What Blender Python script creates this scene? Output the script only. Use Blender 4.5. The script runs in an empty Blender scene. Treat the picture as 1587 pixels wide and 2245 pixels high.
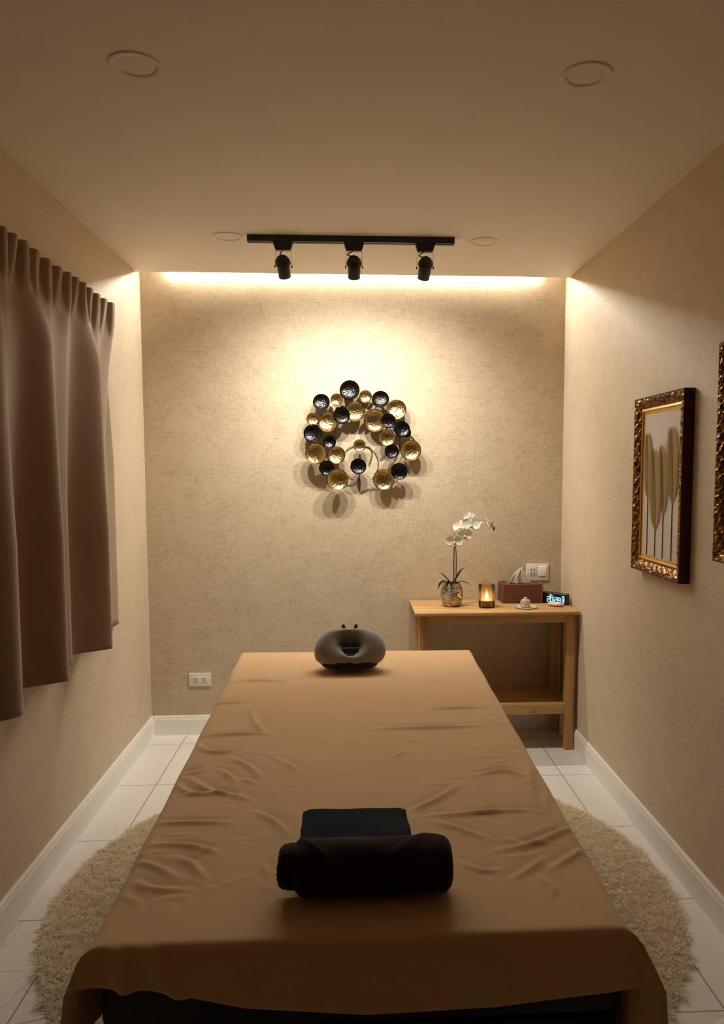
import bpy, bmesh, math, random
import numpy as np
from mathutils import Vector, Matrix, noise

rnd = random.Random(7)
SC = bpy.context.scene
COL = SC.collection

# ------------------------------------------------------------------ camera, world, exposure
H = 2.55                     # ceiling height
XL, XR = -1.139, 1.205       # side walls
YB, YC = 4.312, 4.222        # back wall, edge of the ceiling in front of the light cove
YF = -0.9                    # wall behind the camera
YAW, PITCH, ROLL = 0.0573, 0.08213, -0.00076
F_PX, CX, CY, W_PX, H_PX = 1673.66, 866.25, 1170.66, 1587, 2245
cam_d = bpy.data.cameras.new('camera'); cam = bpy.data.objects.new('camera', cam_d); COL.objects.link(cam)
f_ = Vector((math.sin(YAW)*math.cos(PITCH), math.cos(YAW)*math.cos(PITCH), -math.sin(PITCH)))
r0 = Vector((math.cos(YAW), -math.sin(YAW), 0)); u0 = r0.cross(f_)
r_ = r0*math.cos(ROLL) + u0*math.sin(ROLL); u_ = u0*math.cos(ROLL) - r0*math.sin(ROLL)
M = Matrix((r_, u_, -f_)).transposed().to_4x4(); M.translation = Vector((0, 0, 1.4945)); cam.matrix_world = M
cam_d.sensor_fit = 'HORIZONTAL'; cam_d.sensor_width = 36; cam_d.lens = 36*F_PX/W_PX
cam_d.shift_x = (W_PX/2-CX)/W_PX; cam_d.shift_y = (CY-H_PX/2)/W_PX
cam_d.clip_start = 0.02
SC.camera = cam
wd = bpy.data.worlds.new('world'); SC.world = wd; wd.use_nodes = True
wd.node_tree.nodes['Background'].inputs[0].default_value = (0, 0, 0, 1)
SC.view_settings.view_transform = 'Standard'; SC.view_settings.look = 'None'
SC.view_settings.gamma = 1; SC.view_settings.use_curve_mapping = False
SC.view_settings.exposure = 0.46
LED_STRENGTH = 262.0
SPOT_W = 31.5
LED_COL = (1.0, 0.96, 0.86)
SPOT_COL = (1.0, 0.95, 0.83)
SC.cycles.max_bounces = 10; SC.cycles.diffuse_bounces = 8
SC.cycles.caustics_reflective = False; SC.cycles.caustics_refractive = False

# ------------------------------------------------------------------ materials
class NT:
    def __init__(s, name):
        s.m = bpy.data.materials.new(name); s.m.use_nodes = True
        s.t = s.m.node_tree; s.b = s.t.nodes['Principled BSDF']; s.out = s.t.nodes['Material Output']
        s.co = s.t.nodes.new('ShaderNodeTexCoord').outputs['Object']
    def n(s, typ, **kw):
        n = s.t.nodes.new(typ)
        for k, v in kw.items(): setattr(n, k, v)
        return n
    def l(s, a, b): s.t.links.new(a, b)
    def mapv(s, sc=(1, 1, 1), loc=(0, 0, 0), rot=(0, 0, 0)):
        n = s.n('ShaderNodeMapping'); n.inputs['Scale'].default_value = sc
        n.inputs['Location'].default_value = loc; n.inputs['Rotation'].default_value = rot
        s.l(s.co, n.inputs[0]); return n.outputs[0]
    def noise(s, vec, scale=1, detail=4, rough=.55, dist=0):
        n = s.n('ShaderNodeTexNoise'); s.l(vec, n.inputs['Vector'])
        n.inputs['Scale'].default_value = scale; n.inputs['Detail'].default_value = detail
        n.inputs['Roughness'].default_value = rough; n.inputs['Distortion'].default_value = dist
        return n.outputs['Fac']
    def ramp(s, fac, stops):
        n = s.n('ShaderNodeValToRGB'); s.l(fac, n.inputs[0])
        while len(n.color_ramp.elements) < len(stops): n.color_ramp.elements.new(.5)
        for e, (p, c) in zip(n.color_ramp.elements, stops):
            e.position = p; e.color = c if len(c) == 4 else (*c, 1)
        return n.outputs[0]
    def math(s, op, a, b=None, c=None):
        n = s.n('ShaderNodeMath', operation=op)
        for i, v in enumerate((a, b, c)):
            if v is None: continue
            if isinstance(v, (int, float)): n.inputs[i].default_value = v
            else: s.l(v, n.inputs[i])
        return n.outputs[0]
    def mix(s, fac, a, b, typ='MIX'):
        n = s.n('ShaderNodeMix', data_type='RGBA', blend_type=typ)
        for i, v in ((0, fac), (6, a), (7, b)):
            if isinstance(v, (int, float)): n.inputs[i].default_value = v
            elif isinstance(v, tuple): n.inputs[i].default_value = (*v, 1)
            else: s.l(v, n.inputs[i])
        return n.outputs[2]
    def col(s, c):
        i = s.b.inputs['Base Color']
        if isinstance(c, tuple): i.default_value = (*c[:3], 1)
        else: s.l(c, i)
    def set(s, **kw):
        for k, v in kw.items():
            i = s.b.inputs[k.replace('_', ' ')]
            if isinstance(v, (int, float, tuple)): i.default_value = v
            else: s.l(v, i)
    def bump(s, h, strength=.3, dist=.002):
        n = s.n('ShaderNodeBump'); n.inputs['Strength'].default_value = strength
        n.inputs['Distance'].default_value = dist; s.l(h, n.inputs['Height']); s.l(n.outputs[0], s.b.inputs['Normal'])

def plain(name, c, rough=.5, metal=0, spec=.5, em=None, ems=0, var=.06, scale=60):
    t = NT(name)
    f = t.noise(t.mapv(), scale, 3)
    t.col(t.ramp(f, [(.3, tuple(max(0, x*(1-var)) for x in c)), (.7, tuple(min(1, x*(1+var)) for x in c))]))
    t.set(Roughness=rough, Metallic=metal); t.b.inputs['Specular IOR Level'].default_value = spec
    if em: t.set(Emission_Color=(*em, 1), Emission_Strength=ems)
    return t.m

def wallpaper(name, light, dark, contrast, axis, rough=.55, spec=.35, k=1.0):
    t = NT(name)
    a = (260*k, 260*k, 26*k); b = (30*k, 30*k, 260*k)
    f1 = t.noise(t.mapv(a), 1, 3, .6); f2 = t.noise(t.mapv(b), 1, 3, .6)
    g = t.noise(t.mapv((9, 9, 9)), 1, 4, .6)
    s = t.math('ADD', t.math('MULTIPLY', f1, .5), t.math('MULTIPLY', f2, .5))
    s = t.math('ADD', s, t.math('MULTIPLY', t.math('SUBTRACT', g, .5), .22))
    t.col(t.ramp(s, [(.5-contrast, dark), (.52, light), (.64, tuple(min(1, x*1.1) for x in light))]))
    t.set(Roughness=rough); t.b.inputs['Specular IOR Level'].default_value = spec
    t.bump(s, .35, .0025)
    return t.m

def fabric(name, c, var=.1, rough=.9, sheen=.2, scale=900):
    t = NT(name)
    f = t.noise(t.mapv(), scale, 2); g = t.noise(t.mapv(), 7, 3)
    s = t.math('ADD', t.math('MULTIPLY', f, .6), t.math('MULTIPLY', g, .4))
    t.col(t.ramp(s, [(.3, tuple(x*(1-var) for x in c)), (.7, tuple(min(1, x*(1+var)) for x in c))]))
    t.set(Roughness=rough, Sheen_Weight=sheen); t.b.inputs['Specular IOR Level'].default_value = .15
    t.bump(f, .12, .001)
    return t.m

def wood(name, light, dark, axis='X', rough=.5):
    t = NT(name)
    sc = {'X': (1.6, 26, 26), 'Y': (26, 1.6, 26), 'Z': (26, 26, 1.6)}[axis]
    f = t.noise(t.mapv(sc), 1, 5, .6, .6)
    v = t.n('ShaderNodeTexVoronoi'); v.inputs['Scale'].default_value = 1
    kn = {'X': (3.2, 9, 9), 'Y': (9, 3.2, 9), 'Z': (9, 9, 3.2)}[axis]
    t.l(t.mapv(kn, (.37, .21, .11)), v.inputs['Vector'])
    knot = t.ramp(v.outputs['Distance'], [(.04, (1, 1, 1)), (.11, (0, 0, 0))])
    c = t.ramp(f, [(.25, dark), (.5, light), (.75, tuple(min(1, x*1.12) for x in light))])
    t.col(t.mix(t.math('MULTIPLY', knot, .6), c, tuple(x*.45 for x in dark)))
    t.set(Roughness=rough); t.bump(f, .08, .001)
    return t.m

M_ = {}
M_['wall_back'] = wallpaper('linen_wallpaper', (.53, .43, .305), (.37, .29, .19), .18, 'X')
M_['wall_side'] = wallpaper('fine_linen_wallpaper', (.62, .51, .375), (.44, .35, .245), .22, 'Y', k=1.5)
M_['wall_front'] = wallpaper('bounce_cut_wallpaper', (.26, .20, .145), (.18, .14, .10), .22, 'X', k=1.5)  # colour darkened to cut the light bounced from this unseen wall
M_['ceiling'] = plain('ceiling_paint', (.82, .765, .69), .9, 0, .2, var=.01, scale=5)
M_['white'] = plain('white_gloss_paint', (.84, .81, .77), .35, 0, .5, var=.01)
M_['black'] = plain('black_powder_coat', (.012, .011, .010), .45, 0, .5)
M_['cable'] = plain('black_rubber', (.015, .013, .012), .6)
M_['steel'] = plain('thin_steel', (.62, .55, .45), .3, 1)
M_['plate'] = plain('ivory_plastic', (.72, .67, .58), .3, 0, .5, var=.01)
M_['slot'] = plain('dark_slot', (.04, .03, .025), .6)
M_['gloss_white'] = plain('glossy_white_plastic', (.85, .86, .88), .12, 0, .6, var=.01)
M_['vinyl'] = plain('black_vinyl', (.010, .009, .008), .55, 0, .3)
M_['sheet'] = fabric('tan_sheet', (.60, .385, .195), .05, .8, .25)
M_['grey_pad'] = fabric('grey_microfibre', (.24, .224, .208), .2, .85, .5)
M_['dark_pad'] = fabric('dark_grey_cloth', (.02, .018, .017), .1)
M_['navy'] = fabric('navy_towel', (.007, .0105, .0145), .2, .95, 0)
M_['cocoa'] = fabric('dark_brown_towel', (.027, .0125, .009), .2, .95, .03)
M_['curtain'] = fabric('brown_blackout_cloth', (.30, .20, .13), .05, .75, .35)
M_['lining'] = fabric('pale_curtain_lining', (.33, .24, .15), .05, .85, .2)
M_['pine_x'] = wood('pine_along_x', (.50, .29, .115), (.34, .18, .065), 'X')
M_['pine_y'] = wood('pine_along_y', (.50, .29, .115), (.34, .18, .065), 'Y')
M_['pine_z'] = wood('pine_along_z', (.46, .265, .105), (.31, .165, .06), 'Z')
M_['tissue_box'] = plain('russet_leatherette', (.115, .042, .022), .45, 0, .4, var=.25, scale=120)
M_['piping'] = plain('russet_piping', (.17, .06, .03), .45)
M_['tissue'] = plain('white_tissue', (.88, .85, .79), .9, 0, .1, var=.02)
M_['leaf'] = plain('dark_green_leaf', (.018, .022, .010), .4, var=.3, scale=30)
M_['stem'] = plain('green_brown_stem', (.045, .034, .014), .5, var=.2)
M_['moss'] = plain('dark_moss', (.014, .012, .006), .95, var=.4, scale=200)
M_['petal'] = plain('white_petal', (.86, .83, .76), .6, 0, .3, var=.03)
M_['lip'] = plain('yellow_lip', (.62, .50, .14), .6, var=.2)
M_['bud'] = plain('green_bud', (.22, .20, .08), .6, var=.2)
M_['wax'] = plain('amber_wax', (.62, .40, .24), .5, 0, .4)
M_['wick'] = plain('wick', (.02, .015, .01), .9)
M_['flame'] = plain('flame', (1, .7, .3), .5, em=(1.0, .66, .27), ems=24)
M_['stone'] = plain('mottled_stone', (.52, .42, .31), .7, var=.4, scale=140)
M_['pink'] = plain('pale_pink', (.72, .50, .42), .4, var=.06)
M_['pinkdeep'] = plain('salmon_pink', (.60, .30, .22), .4, var=.06)
M_['digits'] = plain('blue_digits', (.1, .2, .3), .5, em=(.30, .68, 1.0), ems=1.15, var=0)
M_['clockface'] = plain('clock_face', (.006, .008, .012), .12, 0, .5)
M_['clockbody'] = plain('clock_body', (.012, .011, .011), .4)
M_['cordw'] = plain('white_cord', (.62, .55, .46), .5)
M_['canvas'] = plain('off_white_canvas', (.62, .56, .49), .8, var=.03, scale=20)
M_['frond'] = plain('dried_gold_frond', (.60, .44, .185), .6, .0, var=.25, scale=300)
M_['frond_stem'] = plain('dark_stem_paint', (.10, .10, .085), .7)
M_['frameside'] = plain('dark_walnut_side', (.055, .020, .012), .7, 0, .2, var=.2)
M_['goldslip'] = plain('gold_slip', (.62, .36, .10), .32, .85, var=.1, scale=30)
M_['led'] = plain('led_emitter', (1, 1, 1), .5, em=LED_COL, ems=LED_STRENGTH, var=0)
M_['lamp_glow'] = plain('spot_lens', (1, 1, 1), .5, em=SPOT_COL, ems=6, var=0)

def gilt():
    t = NT('gilt_dark_hollows')
    f = t.noise(t.mapv(), 130, 3)
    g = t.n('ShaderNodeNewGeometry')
    p = t.ramp(g.outputs['Pointiness'], [(.44, (0, 0, 0)), (.56, (1, 1, 1))])  # mask that turns the hollows of the carving dark brown
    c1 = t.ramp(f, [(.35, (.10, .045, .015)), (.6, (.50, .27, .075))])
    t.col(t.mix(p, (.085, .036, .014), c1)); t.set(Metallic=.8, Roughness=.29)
    return t.m
M_['gilt'] = gilt()
def disc_mat(name, c, rough):
    t = NT(name)
    v = t.n('ShaderNodeTexVoronoi'); t.l(t.mapv(), v.inputs['Vector']); v.inputs['Scale'].default_value = 95
    t.col(tuple(c)); t.set(Metallic=1.0, Roughness=rough); t.bump(v.outputs['Distance'], .35, .004)
    return t.m
M_['gold_disc'] = disc_mat('hammered_gold', (.50, .36, .15), .23)
M_['black_disc'] = disc_mat('hammered_gunmetal', (.035, .033, .033), .26)
M_['wire'] = plain('bronze_wire', (.06, .045, .03), .4, .8)
def mercury():
    t = NT('mercury_glass')
    v = t.n('ShaderNodeTexVoronoi'); t.l(t.mapv(), v.inputs['Vector']); v.inputs['Scale'].default_value = 130
    f = t.noise(t.mapv(), 28, 3)
    sep = t.n('ShaderNodeSeparateColor'); t.l(v.outputs['Color'], sep.inputs[0])
    m1 = t.ramp(sep.outputs[0], [(.2, (.10, .085, .06)), (.5, (.50, .46, .38)), (.85, (.75, .72, .64))])
    t.col(t.mix(t.ramp(f, [(.45, (0, 0, 0)), (.65, (1, 1, 1))]), m1, (.42, .34, .19)))
    t.set(Metallic=.8, Roughness=.28); t.bump(v.outputs['Distance'], .6, .003)
    return t.m
M_['mercury'] = mercury()
def glass(name, tint, amount):
    t = NT(name)
    tr = t.n('ShaderNodeBsdfTransparent'); tr.inputs[0].default_value = (*tint, 1)
    gl = t.n('ShaderNodeBsdfGlossy'); gl.inputs['Roughness'].default_value = .08
    df = t.n('ShaderNodeBsdfTranslucent'); df.inputs[0].default_value = (*tint, 1)
    fr = t.n('ShaderNodeFresnel'); fr.inputs[0].default_value = 1.45
    a = t.n('ShaderNodeMixShader'); a.inputs[0].default_value = amount
    t.l(tr.outputs[0], a.inputs[1]); t.l(df.outputs[0], a.inputs[2])
    b = t.n('ShaderNodeMixShader'); t.l(fr.outputs[0], b.inputs[0]); t.l(a.outputs[0], b.inputs[1]); t.l(gl.outputs[0], b.inputs[2])
    t.l(b.outputs[0], t.out.inputs[0]); t.t.nodes.remove(t.b)
    return t.m
M_['amber_glass'] = glass('amber_glass', (.96, .86, .68), .16)
M_['clear_glass'] = plain('pale_glazed_dish', (.62, .56, .46), .15, 0, .6, var=.03)

def tiles():
    t = NT('marble_tiles')
    sp = t.n('ShaderNodeSeparateXYZ'); t.l(t.co, sp.inputs[0])
    def line(v, off, per, w):
        q = t.math('FRACT', t.math('DIVIDE', t.math('ADD', v, off), per))
        d = t.math('ABSOLUTE', t.math('SUBTRACT', q, .5))
        return t.math('GREATER_THAN', d, .5-w/per/2)
    gx = line(sp.outputs[0], .94, .6567, .0045); gy = line(sp.outputs[1], 5*.55-2.50+.55, .55, .0045)
    gr = t.math('MAXIMUM', gx, gy)
    n1 = t.noise(t.mapv((.7, 2.3, 1.7), (3.1, 1.2, 0), (0, 0, .6)), 1, 2.5, .5, .9)
    n2 = t.noise(t.mapv((3.4, .8, 1), (7.7, 2.9, 0), (0, 0, -.5)), 1, 2.5, .5, .8)
    v1 = t.ramp(t.math('ABSOLUTE', t.math('SUBTRACT', n1, .5)), [(0, (1, 1, 1)), (.006, (0, 0, 0))])
    v2 = t.ramp(t.math('ABSOLUTE', t.math('SUBTRACT', n2, .52)), [(0, (1, 1, 1)), (.005, (0, 0, 0))])
    msk = t.ramp(t.noise(t.mapv((1, 1, 1), (5, 9, 0)), 1.3, 2), [(.46, (0, 0, 0)), (.62, (1, 1, 1))])
    vein = t.math('MULTIPLY', t.math('MAXIMUM', v1, t.math('MULTIPLY', v2, .6)), msk)
    c = t.mix(t.math('MULTIPLY', vein, .6), (.76, .73, .69), (.22, .19, .16))
    t.col(t.mix(gr, c, (.26, .22, .18))); t.set(Roughness=t.math('ADD', t.math('MULTIPLY', gr, .5), .16))
    return t.m
M_['tiles'] = tiles()
def pile():
    t = NT('cream_shag_pile')
    f = t.noise(t.mapv(), 45, 3)
    c = t.ramp(f, [(.3, (.86, .765, .615)), (.7, (.96, .895, .765))])
    d = t.n('ShaderNodeBsdfDiffuse'); tr = t.n('ShaderNodeBsdfTranslucent'); mx = t.n('ShaderNodeMixShader'); mx.inputs[0].default_value = .55
    t.l(c, d.inputs[0]); t.l(c, tr.inputs[0]); t.l(d.outputs[0], mx.inputs[1]); t.l(tr.outputs[0], mx.inputs[2])
    t.l(mx.outputs[0], t.out.inputs[0]); t.t.nodes.remove(t.b)
    return t.m
M_['pile'] = pile()

# ------------------------------------------------------------------ mesh helpers
def finish(name, bm, mat, parent=None, smooth=True, loc=None, angle=40):
    me = bpy.data.meshes.new(name); bmesh.ops.recalc_face_normals(bm, faces=bm.faces[:]); bm.to_mesh(me); bm.free()
    me.materials.append(M_[mat] if isinstance(mat, str) else mat)
    if smooth:
        for p in me.polygons: p.use_smooth = True
        me.set_sharp_from_angle(angle=math.radians(angle))
    o = bpy.data.objects.new(name, me); COL.objects.link(o)
    if parent: o.parent = parent
    if loc: o.location = loc
    return o
def arrays(name, verts, faces, mat, parent=None, smooth=True):
    me = bpy.data.meshes.new(name); me.from_pydata([tuple(v) for v in verts], [], [tuple(f) for f in faces]); me.update()
    me.materials.append(M_[mat])
    if smooth:
        for p in me.polygons: p.use_smooth = True
    o = bpy.data.objects.new(name, me); COL.objects.link(o)
    if parent: o.parent = parent
    return o
def tag(o, label, cat, group=None):
    o['label'] = label; o['category'] = cat
    if group: o['group'] = group
    return o
def thing(name, label, cat, loc=(0, 0, 0), rot=(0, 0, 0), group=None):
    o = bpy.data.objects.new(name, None); COL.objects.link(o); o.location = loc; o.rotation_euler = rot
    o.empty_display_size = .05
    return tag(o, label, cat, group)
def struct(o): o['kind'] = 'structure'; return o
def add_box(bm, lo, hi, bev=0, seg=2):
    r = bmesh.ops.create_cube(bm, size=1)
    vs = r['verts']
    for v in vs: v.co = Vector([lo[i]+(v.co[i]+.5)*(hi[i]-lo[i]) for i in range(3)])
    if bev > 0:
        es = list({e for v in vs for e in v.link_edges})
        bmesh.ops.bevel(bm, geom=es, offset=bev, segments=seg, profile=.5, affect='EDGES')
def box(name, lo, hi, mat, parent=None, bev=0, seg=2):
    bm = bmesh.new(); add_box(bm, lo, hi, bev, seg); return finish(name, bm, mat, parent)
def add_tube(bm, pts, r, n=8, close=False):
    pts = [Vector(p) for p in pts]; rs = r if isinstance(r, (list, tuple)) else [r]*len(pts)
    rings = []; up = Vector((0, 0, 1)); prev = None
    for i, p in enumerate(pts):
        if close: d = pts[(i+1) % len(pts)]-pts[i-1]
        else: d = pts[min(i+1, len(pts)-1)]-pts[max(i-1, 0)]
        d.normalize()
        if prev is None: a = d.cross(up if abs(d.z) < .9 else Vector((1, 0, 0))).normalized()
        else: a = (prev-d*prev.dot(d)).normalized()
        prev = a; b = d.cross(a)
        rings.append([bm.verts.new(p+(a*math.cos(2*math.pi*k/n)+b*math.sin(2*math.pi*k/n))*rs[i]) for k in range(n)])
    m = len(rings)
    for i in range(m if close else m-1):
        A, B = rings[i], rings[(i+1) % m]
        for k in range(n): bm.faces.new((A[k], A[(k+1) % n], B[(k+1) % n], B[k]))
    if not close: bm.faces.new(rings[0][::-1]); bm.faces.new(rings[-1])
def add_lathe(bm, prof, n=40, mat=None):
    """profile of (radius, height) about local z"""
    mat = mat or Matrix()
    rings = []
    for r, z in prof:
        if r < 1e-6: rings.append([bm.verts.new(mat @ Vector((0, 0, z)))])
        else: rings.append([bm.verts.new(mat @ Vector((r*math.cos(2*math.pi*k/n), r*math.sin(2*math.pi*k/n), z))) for k in range(n)])
    for A, B in zip(rings, rings[1:]):
        for k in range(n):
            a0, a1 = A[k % len(A)], A[(k+1) % len(A)]; b0, b1 = B[k % len(B)], B[(k+1) % len(B)]
            q = [a0]
            for v in (a1, b1, b0):
                if v not in q: q.append(v)
            if len(q) > 2: bm.faces.new(q)
def lathe(name, prof, mat, parent=None, n=40, m4=None):
    bm = bmesh.new(); add_lathe(bm, prof, n, m4); return finish(name, bm, mat, parent)
def ell(bm, c, rad, sub=3, rot=None):
    r = bmesh.ops.create_icosphere(bm, subdivisions=sub, radius=1)
    m = Matrix.Translation(c) @ (rot.to_4x4() if rot else Matrix()) @ Matrix.Diagonal((*rad, 1))
    bmesh.ops.transform(bm, matrix=m, verts=r['verts'])
def spline(pts, n):
    """Catmull-Rom through points"""
    P = [np.array(p, float) for p in pts]; P = [2*P[0]-P[1]]+P+[2*P[-1]-P[-2]]; out = []
    for i in range(1, len(P)-2):
        for t in np.linspace(0, 1, n, endpoint=False):
            a, b, c, d = P[i-1:i+3]
            out.append(.5*((2*b)+(-a+c)*t+(2*a-5*b+4*c-d)*t*t+(-a+3*b-3*c+d)*t**3))
    out.append(P[-2]); return out

# ------------------------------------------------------------------ the setting
T = .10
struct(box('floor', (XL-T, YF-T, -T), (XR+T, YB+T, 0), 'tiles'))
struct(box('ceiling', (XL-T, YF-T, H), (XR+T, YC, H+.16), 'ceiling'))
struct(box('wall_left', (XL-T, YF-T, 0), (XL, YB+T, H+.16), 'wall_side'))
struct(box('wall_right', (XR, YF-T, 0), (XR+T, YB+T, H+.16), 'wall_side'))
struct(box('wall_back', (XL, YB, 0), (XR, YB+T, H+.16), 'wall_back'))
struct(box('wall_front', (XL, YF-T, 0), (XR, YF, H), 'wall_front'))
struct(box('trim_1', (XL, YC, H+.11), (XR, YB, H+.16), 'ceiling'))       # lid of the light cove

BBH, BBT = .110, .017
def baseboard(name, a, b, nrm):
    a, b, nrm = Vector(a), Vector(b), Vector(nrm)
    prof = [(0, 0), (BBT, 0), (BBT, BBH-.022), (BBT-.004, BBH-.014), (BBT-.005, BBH-.004), (BBT-.009, BBH), (0, BBH)]
    bm = bmesh.new(); A = [bm.verts.new(a+nrm*x+Vector((0, 0, z))) for x, z in prof]; B = [bm.verts.new(b+nrm*x+Vector((0, 0, z))) for x, z in prof]
    n = len(prof)
    for k in range(n): bm.faces.new((A[k], A[(k+1) % n], B[(k+1) % n], B[k]))
    bm.faces.new(A); bm.faces.new(B[::-1])
    return struct(finish(name, bm, 'white', angle=25))
baseboard('baseboard_left', (XL, YF, 0), (XL, YB, 0), (1, 0, 0))
baseboard('baseboard_right', (XR, YF, 0), (XR, YB, 0), (-1, 0, 0))
baseboard('baseboard_back', (XL+BBT, YB, 0), (XR-BBT, YB, 0), (0, -1, 0))

# LED strip in the cove
t = thing('led_strip', 'bright warm LED strip hidden in the cove above the back wall', 'light', (0, YB-.001, H+.028))
box('diffuser', (XL+.15, -.007, 0), (XR-.15, 0, .010), 'led', t)
box('channel', (XL+.145, -.010, .010), (XR-.145, .001, .017), 'steel', t)

# ------------------------------------------------------------------ massage table and its sheet
ZS = .690                                     # top of the sheet
def half(y): return .470+(y-1.24)*(.515-.470)/(3.39-1.24)
YN, YFAR, BCX = 1.255, 3.385, .020
t = thing('massage_table', 'black massage table under the tan sheet in the room centre', 'massage table', (BCX, 2.32, 0))
def slab(z0, z1, inset, bev, mat, name):
    bm = bmesh.new(); add_box(bm, (-1, -1, z0), (1, 1, z1))
    for v in bm.verts:
        y = YN+inset if v.co.y < 0 else YFAR-inset
        v.co = Vector((math.copysign(half(y)-inset, v.co.x), y-2.32, v.co.z))
    bmesh.ops.bevel(bm, geom=bm.edges[:], offset=bev, segments=4, profile=.5, affect='EDGES')
    return finish(name, bm, mat, t)
slab(.520, .674, .012, .024, 'vinyl', 'mattress')
slab(.44, .519, .018, .006, 'vinyl', 'frame')
for sx in (-1, 1):
    for yy in (1.36, 3.28):
        bm = bmesh.new(); add_lathe(bm, [(0, .031), (.024, .031), (.026, .033), (.026, .045), (.024, .05), (.030, .439), (0, .439)], 20, Matrix.Translation((sx*.40, yy-2.32, 0)))
        finish('leg', bm, 'vinyl', t)
for yy in (1.36, 3.28):
    box('crossbar', (-.375, yy-2.32-.012, .22), (.375, yy-2.32+.012, .26), 'vinyl', t, .004)

WR = [[(-0.467,2.29),(-0.353,2.308),(-0.242,2.305)],[(-0.472,2.247),(-0.417,2.166),(-0.37,2.156),(-0.337,2.179)],[(-0.429,1.974),(-0.369,1.903),(-0.323,1.873),(-0.256,1.837)],[(-0.343,2.109),(-0.284,2.049),(-0.243,1.963)],[(-0.361,2.028),(-0.33,1.989),(-0.3,1.942)],[(-0.291,1.965),(-0.252,1.934)],[(-0.231,2.13),(-0.192,2.06)],[(-0.345,2.565),(-0.311,2.412),(-0.272,2.323)],[(-0.458,2.027),(-0.427,2.051),(-0.4,2.072)],[(-0.452,1.999),(-0.413,2.015),(-0.397,2.056)],[(-0.465,1.952),(-0.403,1.878),(-0.313,1.878)],[(-0.453,1.719),(-0.287,1.714)],[(-0.438,1.621),(-0.347,1.604),(-0.283,1.569)],[(-0.43,1.469),(-0.392,1.441),(-0.311,1.429)],[(-0.441,1.424),(-0.394,1.383)],[(-0.371,1.36),(-0.368,1.397),(-0.324,1.41)],[(0.353,1.735),(0.419,1.736)],[(0.306,1.55),(0.39,1.573),(0.464,1.621),(0.509,1.662)],[(0.402,1.467),(0.452,1.51),(0.508,1.555)],[(0.499,2.052),(0.452,1.855),(0.443,1.725)],[(0.48,1.826),(0.459,1.724)],[(0.368,1.443),(0.387,1.392),(0.363,1.354)],[(0.142,1.755),(0.209,1.81),(0.278,1.902)],[(0.177,1.722),(0.308,1.728),(0.364,1.74)],[(0.185,1.693),(0.287,1.61)],[(0.259,2.524),(0.446,2.523)],[(0.053,2.325),(0.239,2.331),(0.415,2.346)],[(0.111,2.092),(0.153,2.132)],[(0.221,1.505),(0.262,1.466),(0.301,1.473)],[(-0.231,1.765),(-0.183,1.715),(-0.146,1.646)],[(-0.192,1.529),(-0.168,1.474)],[(-0.456,2.198),(-0.464,2.144),(-0.468,2.1)],[(-0.522,2.872),(-0.373,2.914),(-0.23,2.88)],[(-0.492,2.615),(-0.363,2.644)],[(-0.195,2.083),(-0.151,2.009)],[(0.322,1.95),(0.4,1.976),(0.455,1.942)],[(0.31,1.429),(0.367,1.478),(0.395,1.513)],[(-0.375,1.559),(-0.332,1.528),(-0.292,1.464)],[(-0.446,1.544),(-0.404,1.523),(-0.348,1.476)]]
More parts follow.
